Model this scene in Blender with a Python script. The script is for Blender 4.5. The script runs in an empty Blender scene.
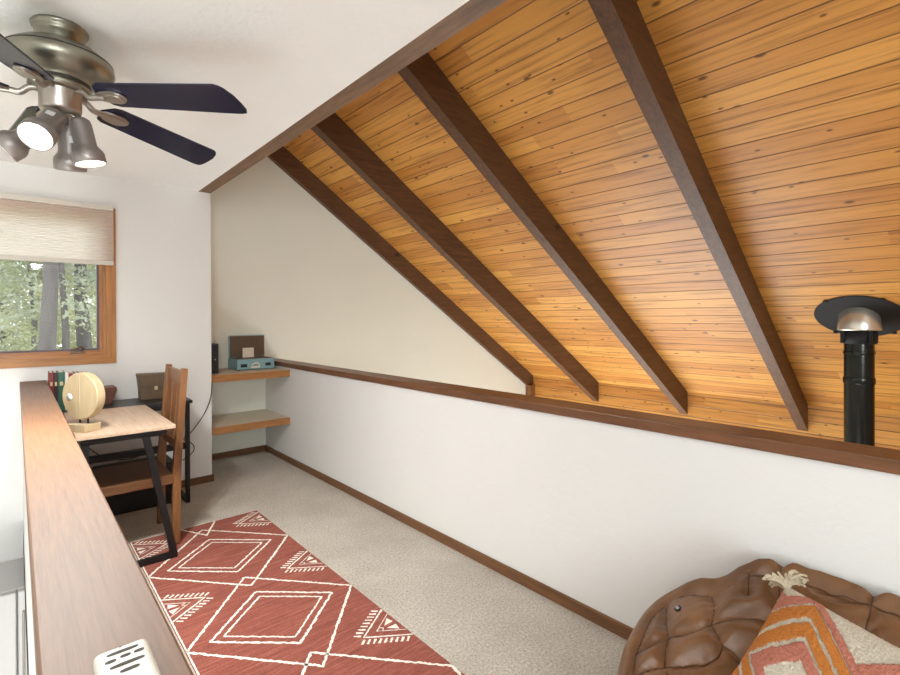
import bpy, bmesh, math, random
from mathutils import Vector, Matrix
random.seed(7)
S = bpy.context.scene
COL = S.collection
PI = math.pi
R = math.radians

# ------------------------------------------------------------------ camera, world, light, exposure
YAW, PITCH, ROLL, FPX, CYPX, CAMZ = 41.3668, -0.2396, -0.2102, 493.1167, 320.3815, 1.341
def make_camera():
    y, p, r = R(YAW), R(PITCH), R(ROLL)
    fw = Vector((math.sin(y)*math.cos(p), math.cos(y)*math.cos(p), math.sin(p)))
    rt = Vector((math.cos(y), -math.sin(y), 0)); up = rt.cross(fw)
    rt2 = rt*math.cos(r) + up*math.sin(r); up2 = -rt*math.sin(r) + up*math.cos(r)
    m = Matrix((rt2, up2, -fw)).transposed().to_4x4()
    m.translation = Vector((0, 0, CAMZ))
    cd = bpy.data.cameras.new('camera'); co = bpy.data.objects.new('camera', cd); COL.objects.link(co)
    co.matrix_world = m
    cd.sensor_fit = 'HORIZONTAL'; cd.sensor_width = 36; cd.lens = FPX/900*36
    cd.shift_y = (CYPX-337.5)/900
    cd.clip_start = 0.02; cd.clip_end = 500
    S.camera = co
make_camera()

w = bpy.data.worlds.new('world'); S.world = w; w.use_nodes = True
wn = w.node_tree.nodes['Background']
wn.inputs['Color'].default_value = (0.86, 0.93, 1.0, 1); wn.inputs['Strength'].default_value = 2.6

def light(name, kind, loc, energy, color=(1, 1, 1), target=None, **kw):
    d = bpy.data.lights.new(name, kind); o = bpy.data.objects.new(name, d); COL.objects.link(o)
    o.location = loc; d.energy = energy; d.color = color
    for k, v in kw.items(): setattr(d, k, v)
    if target is not None:
        o.rotation_euler = (Vector(target)-Vector(loc)).to_track_quat('-Z', 'Y').to_euler()
    return o
light('sun', 'SUN', (0, -20, 30), 2.2, (1, .95, .86), target=(6, 6, 0), angle=R(1.5))
light('fill_rear', 'AREA', (-1.2, -4.05, 1.5), 158, (.885, .965, .985), target=(1.1, 3, 1.75), shape='RECTANGLE', size=1.6, size_y=2.0)  # added fill behind the camera; the rear wall has no window
light('fill_stairwell', 'AREA', (-1.0, .4, -1.7), 100, (.885, .965, .985), target=(-.6, .7, 2.4), shape='RECTANGLE', size=1.8, size_y=5.0)  # unseen fill added in the stairwell to brighten the flat ceiling
light('fill_below', 'AREA', (4.4, 2.9, -2.1), 158, (.86, .955, .98), target=(3.7, 2.4, 2.2), shape='RECTANGLE', size=3.0, size_y=3.4)  # added upward fill above the lower floor for boards and rafters, not a window
S.view_settings.view_transform = 'Standard'; S.view_settings.look = 'None'
S.view_settings.gamma = 1; S.view_settings.use_curve_mapping = False
S.view_settings.exposure = 0.60
S.cycles.use_denoising = True
S.cycles.max_bounces = 8; S.cycles.diffuse_bounces = 5; S.cycles.sample_clamp_indirect = 6

# ------------------------------------------------------------------ materials
def srgb(r, g, b):
    f = lambda c: (c/255/12.92) if c/255 <= .04045 else ((c/255+.055)/1.055)**2.4
    return (f(r), f(g), f(b), 1)
class N:
    def __init__(s, name):
        s.m = bpy.data.materials.new(name); s.m.use_nodes = True
        s.t = s.m.node_tree; s.b = s.t.nodes['Principled BSDF']; s.out = s.t.nodes['Material Output']
    def n(s, typ, **kw):
        nd = s.t.nodes.new(typ)
        for k, v in kw.items():
            if k in nd.inputs.keys(): nd.inputs[k].default_value = v
            else: setattr(nd, k, v)
        return nd
    def l(s, a, b): s.t.links.new(a, b)
    def coords(s, scale=(1, 1, 1), rot=(0, 0, 0)):
        tc = s.n('ShaderNodeTexCoord'); mp = s.n('ShaderNodeMapping')
        mp.inputs['Scale'].default_value = scale; mp.inputs['Rotation'].default_value = rot
        s.l(tc.outputs['Object'], mp.inputs['Vector']); return mp.outputs['Vector']
    def noise(s, vec, scale, detail=4, rough=.6):
        nd = s.n('ShaderNodeTexNoise'); nd.inputs['Scale'].default_value = scale
        nd.inputs['Detail'].default_value = detail; nd.inputs['Roughness'].default_value = rough
        s.l(vec, nd.inputs['Vector']); return nd.outputs['Fac']
    def ramp(s, fac, stops):
        nd = s.n('ShaderNodeValToRGB'); e = nd.color_ramp.elements
        while len(e) < len(stops): e.new(.5)
        for el, (p, c) in zip(e, stops): el.position = p; el.color = c
        s.l(fac, nd.inputs['Fac']); return nd.outputs['Color']
    def math(s, op, a, b=None, c=None):
        nd = s.n('ShaderNodeMath', operation=op)
        for i, v in enumerate((a, b, c)):
            if v is None: continue
            if isinstance(v, (int, float)): nd.inputs[i].default_value = v
            else: s.l(v, nd.inputs[i])
        return nd.outputs[0]
    def mix(s, fac, a, b, blend='MIX'):
        nd = s.n('ShaderNodeMix', data_type='RGBA', blend_type=blend)
        for i, v in ((0, fac), (6, a), (7, b)):
            if isinstance(v, (int, float, tuple)): nd.inputs[i].default_value = v
            else: s.l(v, nd.inputs[i])
        return nd.outputs[2]
    def bump(s, h, strength=.2, dist=.01):
        nd = s.n('ShaderNodeBump'); nd.inputs['Strength'].default_value = strength; nd.inputs['Distance'].default_value = dist
        s.l(h, nd.inputs['Height']); s.l(nd.outputs['Normal'], s.b.inputs['Normal'])
    def col(s, c):
        if isinstance(c, tuple): s.b.inputs['Base Color'].default_value = c
        else: s.l(c, s.b.inputs['Base Color'])
    def set(s, rough=.5, metal=0, **kw):
        s.b.inputs['Roughness'].default_value = rough; s.b.inputs['Metallic'].default_value = metal
        for k, v in kw.items(): s.b.inputs[k].default_value = v
        return s.m
def dark(c, f): return (c[0]*f, c[1]*f, c[2]*f, 1)
def plain(name, c, rough=.5, metal=0, bump=0, bscale=200, var=.06, vscale=30, **kw):
    m = N(name); v = m.coords()
    m.col(m.ramp(m.noise(v, vscale), [(.3, dark(c, 1-var)), (.7, dark(c, 1+var))]))
    if bump: m.bump(m.noise(v, bscale, 3), bump, .004)
    return m.set(rough, metal, **kw)
def wood(name, c1, c2, axis='y', scale=9, rough=.45, stretch=14, knots=0, **kw):
    m = N(name)
    sc = {'x': (1, stretch, stretch), 'y': (stretch, 1, stretch), 'z': (stretch, stretch, 1)}[axis]
    v = m.coords(sc); g = m.noise(v, scale/2.6, 6, .65)
    v2 = m.coords(tuple(k*3.2 for k in sc)); g2 = m.noise(v2, scale/3, 3, .6)
    f = m.math('ADD', m.math('MULTIPLY', g, .65), m.math('MULTIPLY', g2, .35))
    c = m.ramp(f, [(.32, c1), (.66, c2)])
    if knots:
        vo = m.n('ShaderNodeTexVoronoi'); vo.inputs['Scale'].default_value = knots
        kc = {'x': (.6, 1, 1), 'y': (1, .6, 1), 'z': (1, 1, .6)}[axis]
        m.l(m.coords(kc), vo.inputs['Vector'])
        k = m.ramp(vo.outputs['Distance'], [(.03, (1, 1, 1, 1)), (.07, (0, 0, 0, 1))])
        c = m.mix(k, c, dark(c1, .35))
    m.col(c); m.bump(f, .12, .002)
    return m.set(rough, 0, **kw)
def plank_mat(name, ca, cb, width, rough=.42):
    """tongue-and-groove boards running along local y, laid side by side along local x"""
    m = N(name)
    tc = m.n('ShaderNodeTexCoord'); sp = m.n('ShaderNodeSeparateXYZ'); m.l(tc.outputs['Object'], sp.inputs[0])
    X, Y = sp.outputs[0], sp.outputs[1]
    q = m.math('DIVIDE', X, width); idx = m.math('FLOOR', q); fr = m.math('FRACT', q)
    wn_ = m.n('ShaderNodeTexWhiteNoise', noise_dimensions='1D'); m.l(idx, wn_.inputs['W'])
    rnd = wn_.outputs['Value']
    # boards are a few metres long: a butt joint shifts the tone along the row
    seg = m.math('FLOOR', m.math('DIVIDE', m.math('ADD', Y, m.math('MULTIPLY', rnd, 7.0)), 3.1))
    wn2 = m.n('ShaderNodeTexWhiteNoise', noise_dimensions='2D'); cm = m.n('ShaderNodeCombineXYZ')
    m.l(idx, cm.inputs[0]); m.l(seg, cm.inputs[1]); m.l(cm.outputs[0], wn2.inputs['Vector'])
    tone = wn2.outputs['Value']
    cv = m.n('ShaderNodeCombineXYZ')
    m.l(m.math('MULTIPLY', X, 26), cv.inputs[0]); m.l(m.math('ADD', m.math('MULTIPLY', Y, 1.1), m.math('MULTIPLY', tone, 31)), cv.inputs[1])
    g = m.noise(cv.outputs[0], 1.3, 6, .62)
    base = m.mix(tone, ca, cb)
    c = m.mix(1.0, base, m.ramp(g, [(.30, (.52, .44, .36, 1)), (.5, (1, 1, 1, 1)), (.78, (1.12, 1.1, 1.05, 1))]), 'MULTIPLY')
    # knots
    kv = m.n('ShaderNodeCombineXYZ'); m.l(m.math('MULTIPLY', X, 1.0), kv.inputs[0])
    m.l(m.math('ADD', m.math('MULTIPLY', Y, .48), m.math('MULTIPLY', rnd, 5)), kv.inputs[1])
    def knot(sc, r0, r1, share):
        vo = m.n('ShaderNodeTexVoronoi', voronoi_dimensions='2D'); vo.inputs['Scale'].default_value = sc
        m.l(kv.outputs[0], vo.inputs['Vector'])
        se = m.n('ShaderNodeSeparateColor'); m.l(vo.outputs['Color'], se.inputs[0])
        on = m.math('LESS_THAN', se.outputs[0], share)
        return m.math('MULTIPLY', on, m.ramp(vo.outputs['Distance'], [(r0, (1, 1, 1, 1)), (r1, (0, 0, 0, 1))]))
    k = m.math('MAXIMUM', knot(4.6, .03, .075, .38), knot(9, .035, .085, .26))
    c = m.mix(m.math('MULTIPLY', k, .82), c, srgb(74, 38, 14))
    ed = m.math('MINIMUM', fr, m.math('SUBTRACT', 1, fr))
    gr = m.ramp(ed, [(.012, (1, 1, 1, 1)), (.04, (0, 0, 0, 1))])
    c = m.mix(m.math('MULTIPLY', gr, .78), c, srgb(62, 32, 12))
    m.col(c)
    h = m.math('SUBTRACT', m.math('MULTIPLY', g, .06), gr)
    m.bump(h, .5, .006)
    return m.set(rough)

M = {}
def wallmat(name, c, bump=.25):
    m = N(name); v = m.coords()
    h = m.math('ADD', m.noise(v, 38, 5, .6), m.math('MULTIPLY', m.noise(v, 8, 2), .6))
    m.col(m.ramp(m.noise(v, 2.2, 3), [(.3, dark(c, .985)), (.7, dark(c, 1.01))])); m.bump(h, bump, .006)
    return m.set(.85)
M['wall'] = wallmat('white_plaster', srgb(226, 224, 222))
M['wall_warm'] = wallmat('cream_plaster', srgb(224, 223, 211), .12)
M['ceiling'] = wallmat('white_ceiling_texture', srgb(241, 240, 238), .35)
M['planks'] = plank_mat('pine_boards', srgb(217, 157, 78), srgb(188, 124, 56), .130)
M['rafter'] = wood('dark_stained_beam', srgb(66, 42, 26), srgb(106, 72, 47), 'x', 8, .5, 10, 2.2)
M['beam_y'] = wood('brown_stained_beam', srgb(86, 60, 40), srgb(132, 97, 68), 'y', 8, .55, 10)
M['cap'] = wood('stained_cap_wood', srgb(88, 56, 37), srgb(128, 85, 58), 'y', 8, .38, 12)
M['ledge'] = wood('stained_ledge_wood', srgb(98, 66, 44), srgb(128, 90, 63), 'y', 11, .55, 26, 3.2)
M['base'] = wood('baseboard_wood', srgb(92, 60, 36), srgb(128, 86, 54), 'y', 8, .45, 12)
M['base_x'] = wood('baseboard_wood_across', srgb(92, 60, 36), srgb(128, 86, 54), 'x', 8, .45, 12)
M['casing'] = wood('fir_casing', srgb(142, 90, 42), srgb(184, 124, 66), 'x', 8, .33, 12)
M['casing_z'] = wood('fir_casing_upright', srgb(142, 90, 42), srgb(184, 124, 66), 'z', 8, .33, 12)
M['shelf_front'] = wood('shelf_edge_wood', srgb(142, 92, 48), srgb(178, 122, 68), 'x', 8, .4, 12)
M['shelf_top'] = wood('shelf_board', srgb(205, 188, 166), srgb(226, 212, 192), 'x', 6, .45, 10)
def carpet():
    m = N('beige_carpet'); v = m.coords()
    f = m.math('ADD', m.math('MULTIPLY', m.noise(v, 95, 4, .8), .6), m.math('MULTIPLY', m.noise(v, 330, 3, .8), .4))
    c = m.ramp(f, [(.36, srgb(140, 129, 118)), (.5, srgb(202, 192, 180)), (.64, srgb(238, 231, 221))])
    big = m.noise(v, 2.6, 3)
    c = m.mix(1.0, c, m.ramp(big, [(.35, (.9, .89, .88, 1)), (.65, (1.06, 1.06, 1.06, 1))]), 'MULTIPLY')
    m.col(c); m.bump(f, .9, .012)
    return m.set(.98)
M['carpet'] = carpet()
def rugred():
    m = N('red_rug_weave'); v = m.coords((5, 70, 1), (0, 0, R(4))); f = m.noise(v, 1.0, 6, .75)
    v3 = m.coords(); f3 = m.noise(v3, 180, 2, .8)
    c = m.ramp(f, [(.3, srgb(80, 38, 32)), (.5, srgb(140, 74, 62)), (.7, srgb(182, 114, 96))])
    c = m.mix(.35, c, m.ramp(f3, [(.3, srgb(100, 48, 42)), (.7, srgb(184, 106, 88))]))
    m.col(c); m.bump(f3, .7, .004)
    return m.set(.95)
M['rug'] = rugred()
M['rug_white'] = plain('rug_white_yarn', srgb(238, 229, 218), .95, 0, .6, 300, .12, 120)
M['metal'] = plain('antique_pewter', srgb(146, 143, 130), .4, 1, .05, 60, .08, 12)
M['metal_light'] = plain('brushed_nickel', srgb(170, 162, 154), .36, .9, .05, 90, .06, 20)
M['lamp_grey'] = plain('lamp_body_grey', srgb(142, 134, 130), .42, .55, .03, 90, .05, 20)
M['bronze'] = plain('bronze_handle', srgb(112, 92, 76), .35, .7)
M['groove'] = plain('dark_groove', srgb(44, 38, 30), .6)
M['blade'] = plain('navy_black_blade', srgb(19, 23, 50), .25, 0, .03, 40, .25, 14)
M['black'] = plain('black_metal', srgb(24, 23, 25), .42, .2, .03, 150, .1, 30)
M['blacktop'] = plain('black_desk_surface', srgb(34, 31, 33), .38, 0, .03, 120, .12, 20)
M['tabletop'] = wood('pale_oak_table', srgb(176, 146, 124), srgb(208, 180, 156), 'y', 7, .42, 16)
M['tableedge'] = wood('pale_oak_edge', srgb(190, 164, 140), srgb(212, 188, 164), 'x', 7, .5, 8)
M['chair'] = wood('walnut_chair', srgb(96, 62, 36), srgb(146, 98, 58), 'z', 8, .38, 10)
M['chair_x'] = wood('walnut_chair_seat', srgb(80, 50, 30), srgb(124, 82, 50), 'x', 8, .36, 10)
M['pine'] = wood('pale_pine', srgb(170, 148, 114), srgb(194, 174, 140), 'z', 6, .5, 8)
M['white_plastic'] = plain('white_plastic', srgb(214, 208, 199), .45, 0, 0, 1, .02)
M['slot'] = plain('dark_slot', srgb(70, 66, 62), .8)
M['sticker'] = plain('silver_sticker', srgb(206, 206, 206), .4)
M['fridge'] = plain('white_enamel', srgb(190, 188, 186), .3, 0, 0, 1, .01)
M['pipe'] = plain('black_stove_pipe', srgb(52, 54, 52), .24, .8, .03, 60, .15, 10)
M['pipe_dark'] = plain('matte_black_collar', srgb(13, 13, 17), .7, 0)
M['chrome'] = plain('polished_steel', srgb(228, 224, 214), .3, .82, 0, 1, .03)
M['brass'] = plain('gold_clasp', srgb(206, 190, 150), .3, .8)
M['leather_d'] = plain('brown_leather_box', srgb(92, 72, 50), .5, 0, .15, 160, .15, 18)
M['leather_r'] = plain('reddish_leather', srgb(98, 58, 46), .5, 0, .15, 160, .15, 18)
M['blue'] = plain('pale_blue_vinyl', srgb(128, 164, 172), .5, 0, .12, 300, .05, 40)
M['lid_in'] = plain('brown_lining', srgb(98, 80, 62), .75, 0, .2, 200, .12, 90)
M['grille'] = plain('black_grille', srgb(30, 34, 38), .7)
M['ivory'] = plain('ivory_card', srgb(222, 212, 194), .6)
M['speaker'] = plain('charcoal_speaker', srgb(62, 64, 64), .6, 0, .1, 300)
M['cord'] = plain('black_cord', srgb(26, 25, 25), .5)
M['gasket'] = plain('dark_plum_gasket', srgb(96, 78, 84), .5)
M['bark'] = wood('grey_bark', srgb(50, 44, 44), srgb(84, 77, 76), 'z', 1.6, .9, 5)
M['dirt'] = plain('forest_floor', srgb(168, 158, 104), .95, 0, 0, 1, .35, 2)
def leaf(name, a, b):
    m = N(name); v = m.coords(); m.col(m.ramp(m.noise(v, 1.1, 4), [(.3, a), (.7, b)]))
    m.b.inputs['Subsurface Weight'].default_value = 0
    tr = m.n('ShaderNodeBsdfTranslucent'); tr.inputs['Color'].default_value = b
    mx = m.n('ShaderNodeMixShader'); mx.inputs[0].default_value = .35
    m.l(m.b.outputs[0], mx.inputs[1]); m.l(tr.outputs[0], mx.inputs[2]); m.l(mx.outputs[0], m.out.inputs['Surface'])
    return m.set(.7)
M['leaf_a'] = leaf('conifer_needles', srgb(84, 92, 64), srgb(160, 166, 124))
M['leaf_b'] = leaf('yellow_green_needles', srgb(128, 132, 92), srgb(204, 202, 160))
M['leaf_c'] = leaf('grey_green_needles', srgb(100, 108, 92), srgb(168, 172, 150))
def shade():
    m = N('cellular_shade_cloth'); v = m.coords((3, 3, 60)); f = m.noise(v, 1, 3)
    c = m.ramp(f, [(.3, srgb(238, 229, 221)), (.7, srgb(243, 235, 228))]); m.col(c)
    tr = m.n('ShaderNodeBsdfTranslucent'); tr.inputs['Color'].default_value = srgb(252, 240, 230)
    mx = m.n('ShaderNodeMixShader'); mx.inputs[0].default_value = .7
    m.l(m.b.outputs[0], mx.inputs[1]); m.l(tr.outputs[0], mx.inputs[2]); m.l(mx.outputs[0], m.out.inputs['Surface'])
    return m.set(.85)
M['shade'] = shade()
M['shade_rail'] = plain('shade_rail', srgb(206, 197, 186), .5, 0, 0, 1, .03)
def glass():
    m = N('window_glass')
    tr = m.n('ShaderNodeBsdfTransparent'); tr.inputs['Color'].default_value = (.93, .95, .95, 1)
    gl = m.n('ShaderNodeBsdfGlossy'); gl.inputs['Roughness'].default_value = .02
    fr = m.n('ShaderNodeFresnel'); fr.inputs['IOR'].default_value = 1.5
    df = m.n('ShaderNodeBsdfDiffuse'); df.inputs['Color'].default_value = (.9, .92, .95, 1)
    mx = m.n('ShaderNodeMixShader'); m.l(fr.outputs[0], mx.inputs[0]); m.l(tr.outputs[0], mx.inputs[1]); m.l(gl.outputs[0], mx.inputs[2])
    mx2 = m.n('ShaderNodeMixShader'); mx2.inputs[0].default_value = .02   # faint pale haze mixed evenly into the pane
    m.l(mx.outputs[0], mx2.inputs[1]); m.l(df.outputs[0], mx2.inputs[2]); m.l(mx2.outputs[0], m.out.inputs['Surface'])
    return m.m
M['glass'] = glass()
def emit(name, c, s):
    m = N(name); m.b.inputs['Emission Color'].default_value = c; m.b.inputs['Emission Strength'].default_value = s
    m.col((.8, .8, .8, 1)); return m.set(.4)
M['lamp'] = emit('lit_lamp_lens', (1, .97, .92, 1), 9)
def leather():
    m = N('brown_leather'); v = m.coords()
    c = m.ramp(m.noise(v, 5, 5, .6), [(.3, srgb(90, 58, 32)), (.55, srgb(118, 79, 46)), (.75, srgb(138, 97, 60))])
    m.col(c)
    vo = m.n('ShaderNodeTexVoronoi'); vo.inputs['Scale'].default_value = 260; m.l(v, vo.inputs['Vector'])
    h = m.math('ADD', m.math('MULTIPLY', vo.outputs['Distance'], .25), m.noise(v, 14, 4))
    m.bump(h, .22, .008)
    return m.set(.36)
M['leather'] = leather()
M['leather_seam'] = plain('seam_leather', srgb(70, 44, 24), .6)
def tuft(name, c):
    m = N(name); v = m.coords(); f = m.noise(v, 230, 3, .8)
    m.col(m.ramp(f, [(.3, dark(c, .72)), (.65, dark(c, 1.1))])); m.bump(f, .9, .01)
    return m.set(.95)
M['p_orange'] = tuft('orange_tufting', srgb(224, 138, 60)); M['p_pink'] = tuft('pink_tufting', srgb(216, 136, 114))
M['p_white'] = tuft('cream_tufting', srgb(240, 228, 208)); M['p_back'] = plain('cream_cotton', srgb(226, 214, 196), .9)
M['tassel'] = tuft('cream_tassel', srgb(238, 222, 192))

# ------------------------------------------------------------------ builders
class MB:
    def __init__(s): s.bm = bmesh.new(); s.mi = 0; s.smooth = False
    def _fin(s, faces, smooth=None):
        for f in faces: f.material_index = s.mi; f.smooth = s.smooth if smooth is None else smooth
    def box(s, x0, x1, y0, y1, z0, z1, bev=0, seg=2, mat=None):
        r = bmesh.ops.create_cube(s.bm, size=1); vs = r['verts']
        for v in vs: v.co = Vector((x0+(v.co.x+.5)*(x1-x0), y0+(v.co.y+.5)*(y1-y0), z0+(v.co.z+.5)*(z1-z0)))
        fs = set(f for v in vs for f in v.link_faces)
        if bev:
            es = set(e for v in vs for e in v.link_edges)
            rb = bmesh.ops.bevel(s.bm, geom=list(es), offset=bev, segments=seg, profile=.5, affect='EDGES')
            vs = list(set(v for f in rb['faces'] for v in f.verts)); fs = set(f for v in vs for f in v.link_faces)
        if mat is not None: bmesh.ops.transform(s.bm, matrix=mat, verts=list(vs))
        s._fin(fs); return s
    def prism(s, pts, axis, a, b, bev=0):
        """polygon pts in the two other axes, extruded from a to b along axis"""
        def P(p, h): return {'x': (h, p[0], p[1]), 'y': (p[0], h, p[1]), 'z': (p[0], p[1], h)}[axis]
        v0 = [s.bm.verts.new(P(p, a)) for p in pts]; v1 = [s.bm.verts.new(P(p, b)) for p in pts]
        n = len(pts); fs = [s.bm.faces.new(v0), s.bm.faces.new(v1[::-1])]
        for i in range(n): fs.append(s.bm.faces.new((v0[i], v1[i], v1[(i+1) % n], v0[(i+1) % n])))
        if bev:
            es = set(e for v in v0+v1 for e in v.link_edges)
            rb = bmesh.ops.bevel(s.bm, geom=list(es), offset=bev, segments=2, profile=.5, affect='EDGES')
            vs = set(v for f in rb['faces'] for v in f.verts); fs = set(f for v in vs for f in v.link_faces)
        s._fin(fs); return s
    def lathe(s, prof, n=40, mat=None, closed=False, smooth=True):
        """prof: list of (r, z) bottom-to-top or any order, around local z"""
        rings = []
        for r, z in prof:
            if r < 1e-6: rings.append([s.bm.verts.new((0, 0, z))])
            else: rings.append([s.bm.verts.new((r*math.cos(2*PI*i/n), r*math.sin(2*PI*i/n), z)) for i in range(n)])
        fs = []
        pairs = list(zip(rings, rings[1:])) + ([(rings[-1], rings[0])] if closed else [])
        for a, b in pairs:
            for i in range(n):
                j = (i+1) % n
                if len(a) == 1 and len(b) == 1: continue
                if len(a) == 1: fs.append(s.bm.faces.new((a[0], b[j], b[i])))
                elif len(b) == 1: fs.append(s.bm.faces.new((a[i], a[j], b[0])))
                else: fs.append(s.bm.faces.new((a[i], a[j], b[j], b[i])))
        vs = [v for rr in rings for v in rr]
        if mat is not None: bmesh.ops.transform(s.bm, matrix=mat, verts=vs)
        s._fin(fs, smooth); return s
    def tube(s, pts, r, n=8, caps=True):
        pts = [Vector(p) for p in pts]; rings = []
        rad = r if isinstance(r, (list, tuple)) else [r]*len(pts)
        up = Vector((0, 0, 1)); prev = None
        for i, p in enumerate(pts):
            t = (pts[min(i+1, len(pts)-1)]-pts[max(i-1, 0)]).normalized()
            if prev is None: a = t.cross(up if abs(t.z) < .9 else Vector((1, 0, 0))).normalized()
            else: a = (prev - t*prev.dot(t)).normalized()
            prev = a; b = t.cross(a)
            rings.append([s.bm.verts.new(p+rad[i]*(a*math.cos(2*PI*k/n)+b*math.sin(2*PI*k/n))) for k in range(n)])
        fs = []
        for A, B in zip(rings, rings[1:]):
            for k in range(n): fs.append(s.bm.faces.new((A[k], A[(k+1) % n], B[(k+1) % n], B[k])))
        if caps: fs.append(s.bm.faces.new(rings[0][::-1])); fs.append(s.bm.faces.new(rings[-1]))
        s._fin(fs, True); return s
    def bar(s, p, q, w, h, up=(0, 0, 1), bev=0):
        """straight bar of section w x h from p to q"""
        p, q = Vector(p), Vector(q); d = q-p; L = d.length; d.normalize(); u = Vector(up)
        sx = d.cross(u).normalized(); sz = sx.cross(d)
        m = Matrix((sx, d, sz)).transposed().to_4x4(); m.translation = p
        return s.box(-w/2, w/2, 0, L, -h/2, h/2, bev, 2, m)
    def quad(s, pts):
        f = s.bm.faces.new([s.bm.verts.new(p) for p in pts]); s._fin([f]); return s
    def build(s, name, mats, parent=None, normals=True):
        if normals: bmesh.ops.recalc_face_normals(s.bm, faces=s.bm.faces[:])
        me = bpy.data.meshes.new(name); s.bm.to_mesh(me); s.bm.free()
        for m in (mats if isinstance(mats, list) else [mats]): me.materials.append(M[m])
        o = bpy.data.objects.new(name, me); COL.objects.link(o)
        if parent is not None: o.parent = parent
        return o
def tag(o, label=None, cat=None, group=None, kind=None):
    if label: o['label'] = label
    if cat: o['category'] = cat
    if group: o['group'] = group
    if kind: o['kind'] = kind
    return o
def empty(name, loc, label, cat, group=None, rot=(0, 0, 0)):
    o = bpy.data.objects.new(name, None); COL.objects.link(o); o.empty_display_size = .1
    o.location = loc; o.rotation_euler = rot
    return tag(o, label, cat, group)
def struct(o): o['kind'] = 'structure'; return o
def spline(pts, n=8):
    P = [Vector(p) for p in pts]; P = [2*P[0]-P[1]]+P+[2*P[-1]-P[-2]]; out = []
    for i in range(1, len(P)-2):
        for k in range(n):
            t = k/n; a, b, c, d = P[i-1], P[i], P[i+1], P[i+2]
            out.append(.5*((2*b)+(c-a)*t+(2*a-5*b+4*c-d)*t*t+(3*b-a-3*c+d)*t**3))
    out.append(P[-2]); return out

# ------------------------------------------------------------------ dimensions of the room
YW, YA = 4.367, 5.026            # window wall, end wall of the alcove and gable
XC = 1.213                       # free corner of the window wall / edge of the flat ceiling
ZC = 2.3805
XH = 1.911                       # face of the half wall
XE = 6.122                       # low exterior wall
SL = .6682
roof = lambda x: .4364+SL*(XE-x)
rbot = lambda x: .1633+SL*(XE-x)
ZL = -2.2                        # storey below
YB, XL = -4.2, -2.0

# ------------------------------------------------------------------ setting
struct(MB().box(.03, 2.03, YB, YA, -.22, 0).build('floor', 'carpet'))
struct(MB().box(XL-.15, XE+.15, YB-.15, YA+.15, ZL-.1, ZL).build('floor_lower', 'shelf_top'))
# window wall with its opening
WX0, WX1, WZ0, WZ1 = -1.28, .495, 1.078, 2.10
b = MB()
b.box(XL, WX0, YW, YW+.14, ZL, ZC).box(WX1, XC, YW, YW+.14, ZL, ZC)
b.box(WX0, WX1, YW, YW+.14, ZL, WZ0).box(WX0, WX1, YW, YW+.14, WZ1, ZC)
b.box(XC-.12, XC, YW+.14, YA, ZL, ZC+1.6)
struct(b.build('wall_far', 'wall'))
b = MB(); b.prism([(XC, ZL), (XE+.14, ZL), (XE+.14, roof(XE+.14)+.02), (XC, roof(XC)+.02)], 'y', YA, YA+.14)
struct(b.build('wall_gable', 'wall_warm'))
struct(MB().box(XL-.14, XL, YB, YW+.14, ZL, ZC+.1).build('wall_left', 'wall'))
b = MB(); b.box(XL-.14, XC, YB-.14, YB, ZL, ZC+.1); b.prism([(XC, ZL), (XE+.14, ZL), (XE+.14, roof(XE+.14)+.02), (XC, roof(XC)+.02)], 'y', YB-.14, YB)
struct(b.build('wall_rear', 'wall'))
struct(MB().box(XL-.14, XC-.094, YB-.14, YW+.14, ZC, ZC+.12).build('ceiling', 'ceiling'))
struct(MB().box(XC-.2, XC-.1, YB, YA, ZC+.12, roof(XC)+.2).build('wall_clerestory', 'wall'))
# sloped board ceiling: local x runs down the slope, local y along the boards
def board_plane(name, p, length, wid, rotmat, thick=.05):
    o = MB().box(0, length, 0, wid, 0, thick).build(name, 'planks')
    m = rotmat.to_4x4(); m.translation = Vector(p); o.matrix_world = m; return struct(o)
ang = math.atan(SL)
board_plane('ceiling_sloped', (XC-.25, YB-.14, roof(XC-.25)), (XE+.3-XC+.25)/math.cos(ang), YA+.14-YB+.14, Matrix.Rotation(ang, 3, 'Y'))
# low exterior wall of the same boards
board_plane('wall_right', (XE+.05, YB, ZL), roof(XE)-ZL+.03, YA-YB, Matrix(((0, 0, 1), (0, 1, 0), (1, 0, 0))) @ Matrix.Diagonal((1, 1, 1)), .05).location.x = XE
# half wall and its cap, stair wall and its ledge
struct(MB().box(XH, 2.03, YB, YA, -.22, .888).build('wall_half', 'wall'))
struct(MB().box(XH-.02, 2.0445, YB, YA, .888, .931, .004).build('trim_1', 'cap'))
struct(MB().box(.03, .142, -.2, YW, -.22, .89).build('wall_stair', 'wall'))
struct(MB().box(.0168, .1546, -.25, YW, .888, .928, .004).build('trim_2', 'ledge'))
# edge beam under the rim of the flat ceiling
struct(MB().box(XC-.094, XC, YB, YW, ZC, ZC+.2).build('trim_3', 'beam_y'))
struct(MB().box(XH-.013, XH, YB, YA, 0, .056, .002).build('baseboard_right', 'base'))
struct(MB().box(XC, XH-.013, YA-.013, YA, 0, .056, .002).build('baseboard_far', 'base_x'))
b = MB().box(.142, XC+.013, YW-.013, YW, 0, .056, .002); b.box(XC, XC+.013, YW, YW+.14, 0, .056, .002)
struct(b.build('baseboard_near', 'base_x'))

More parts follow.
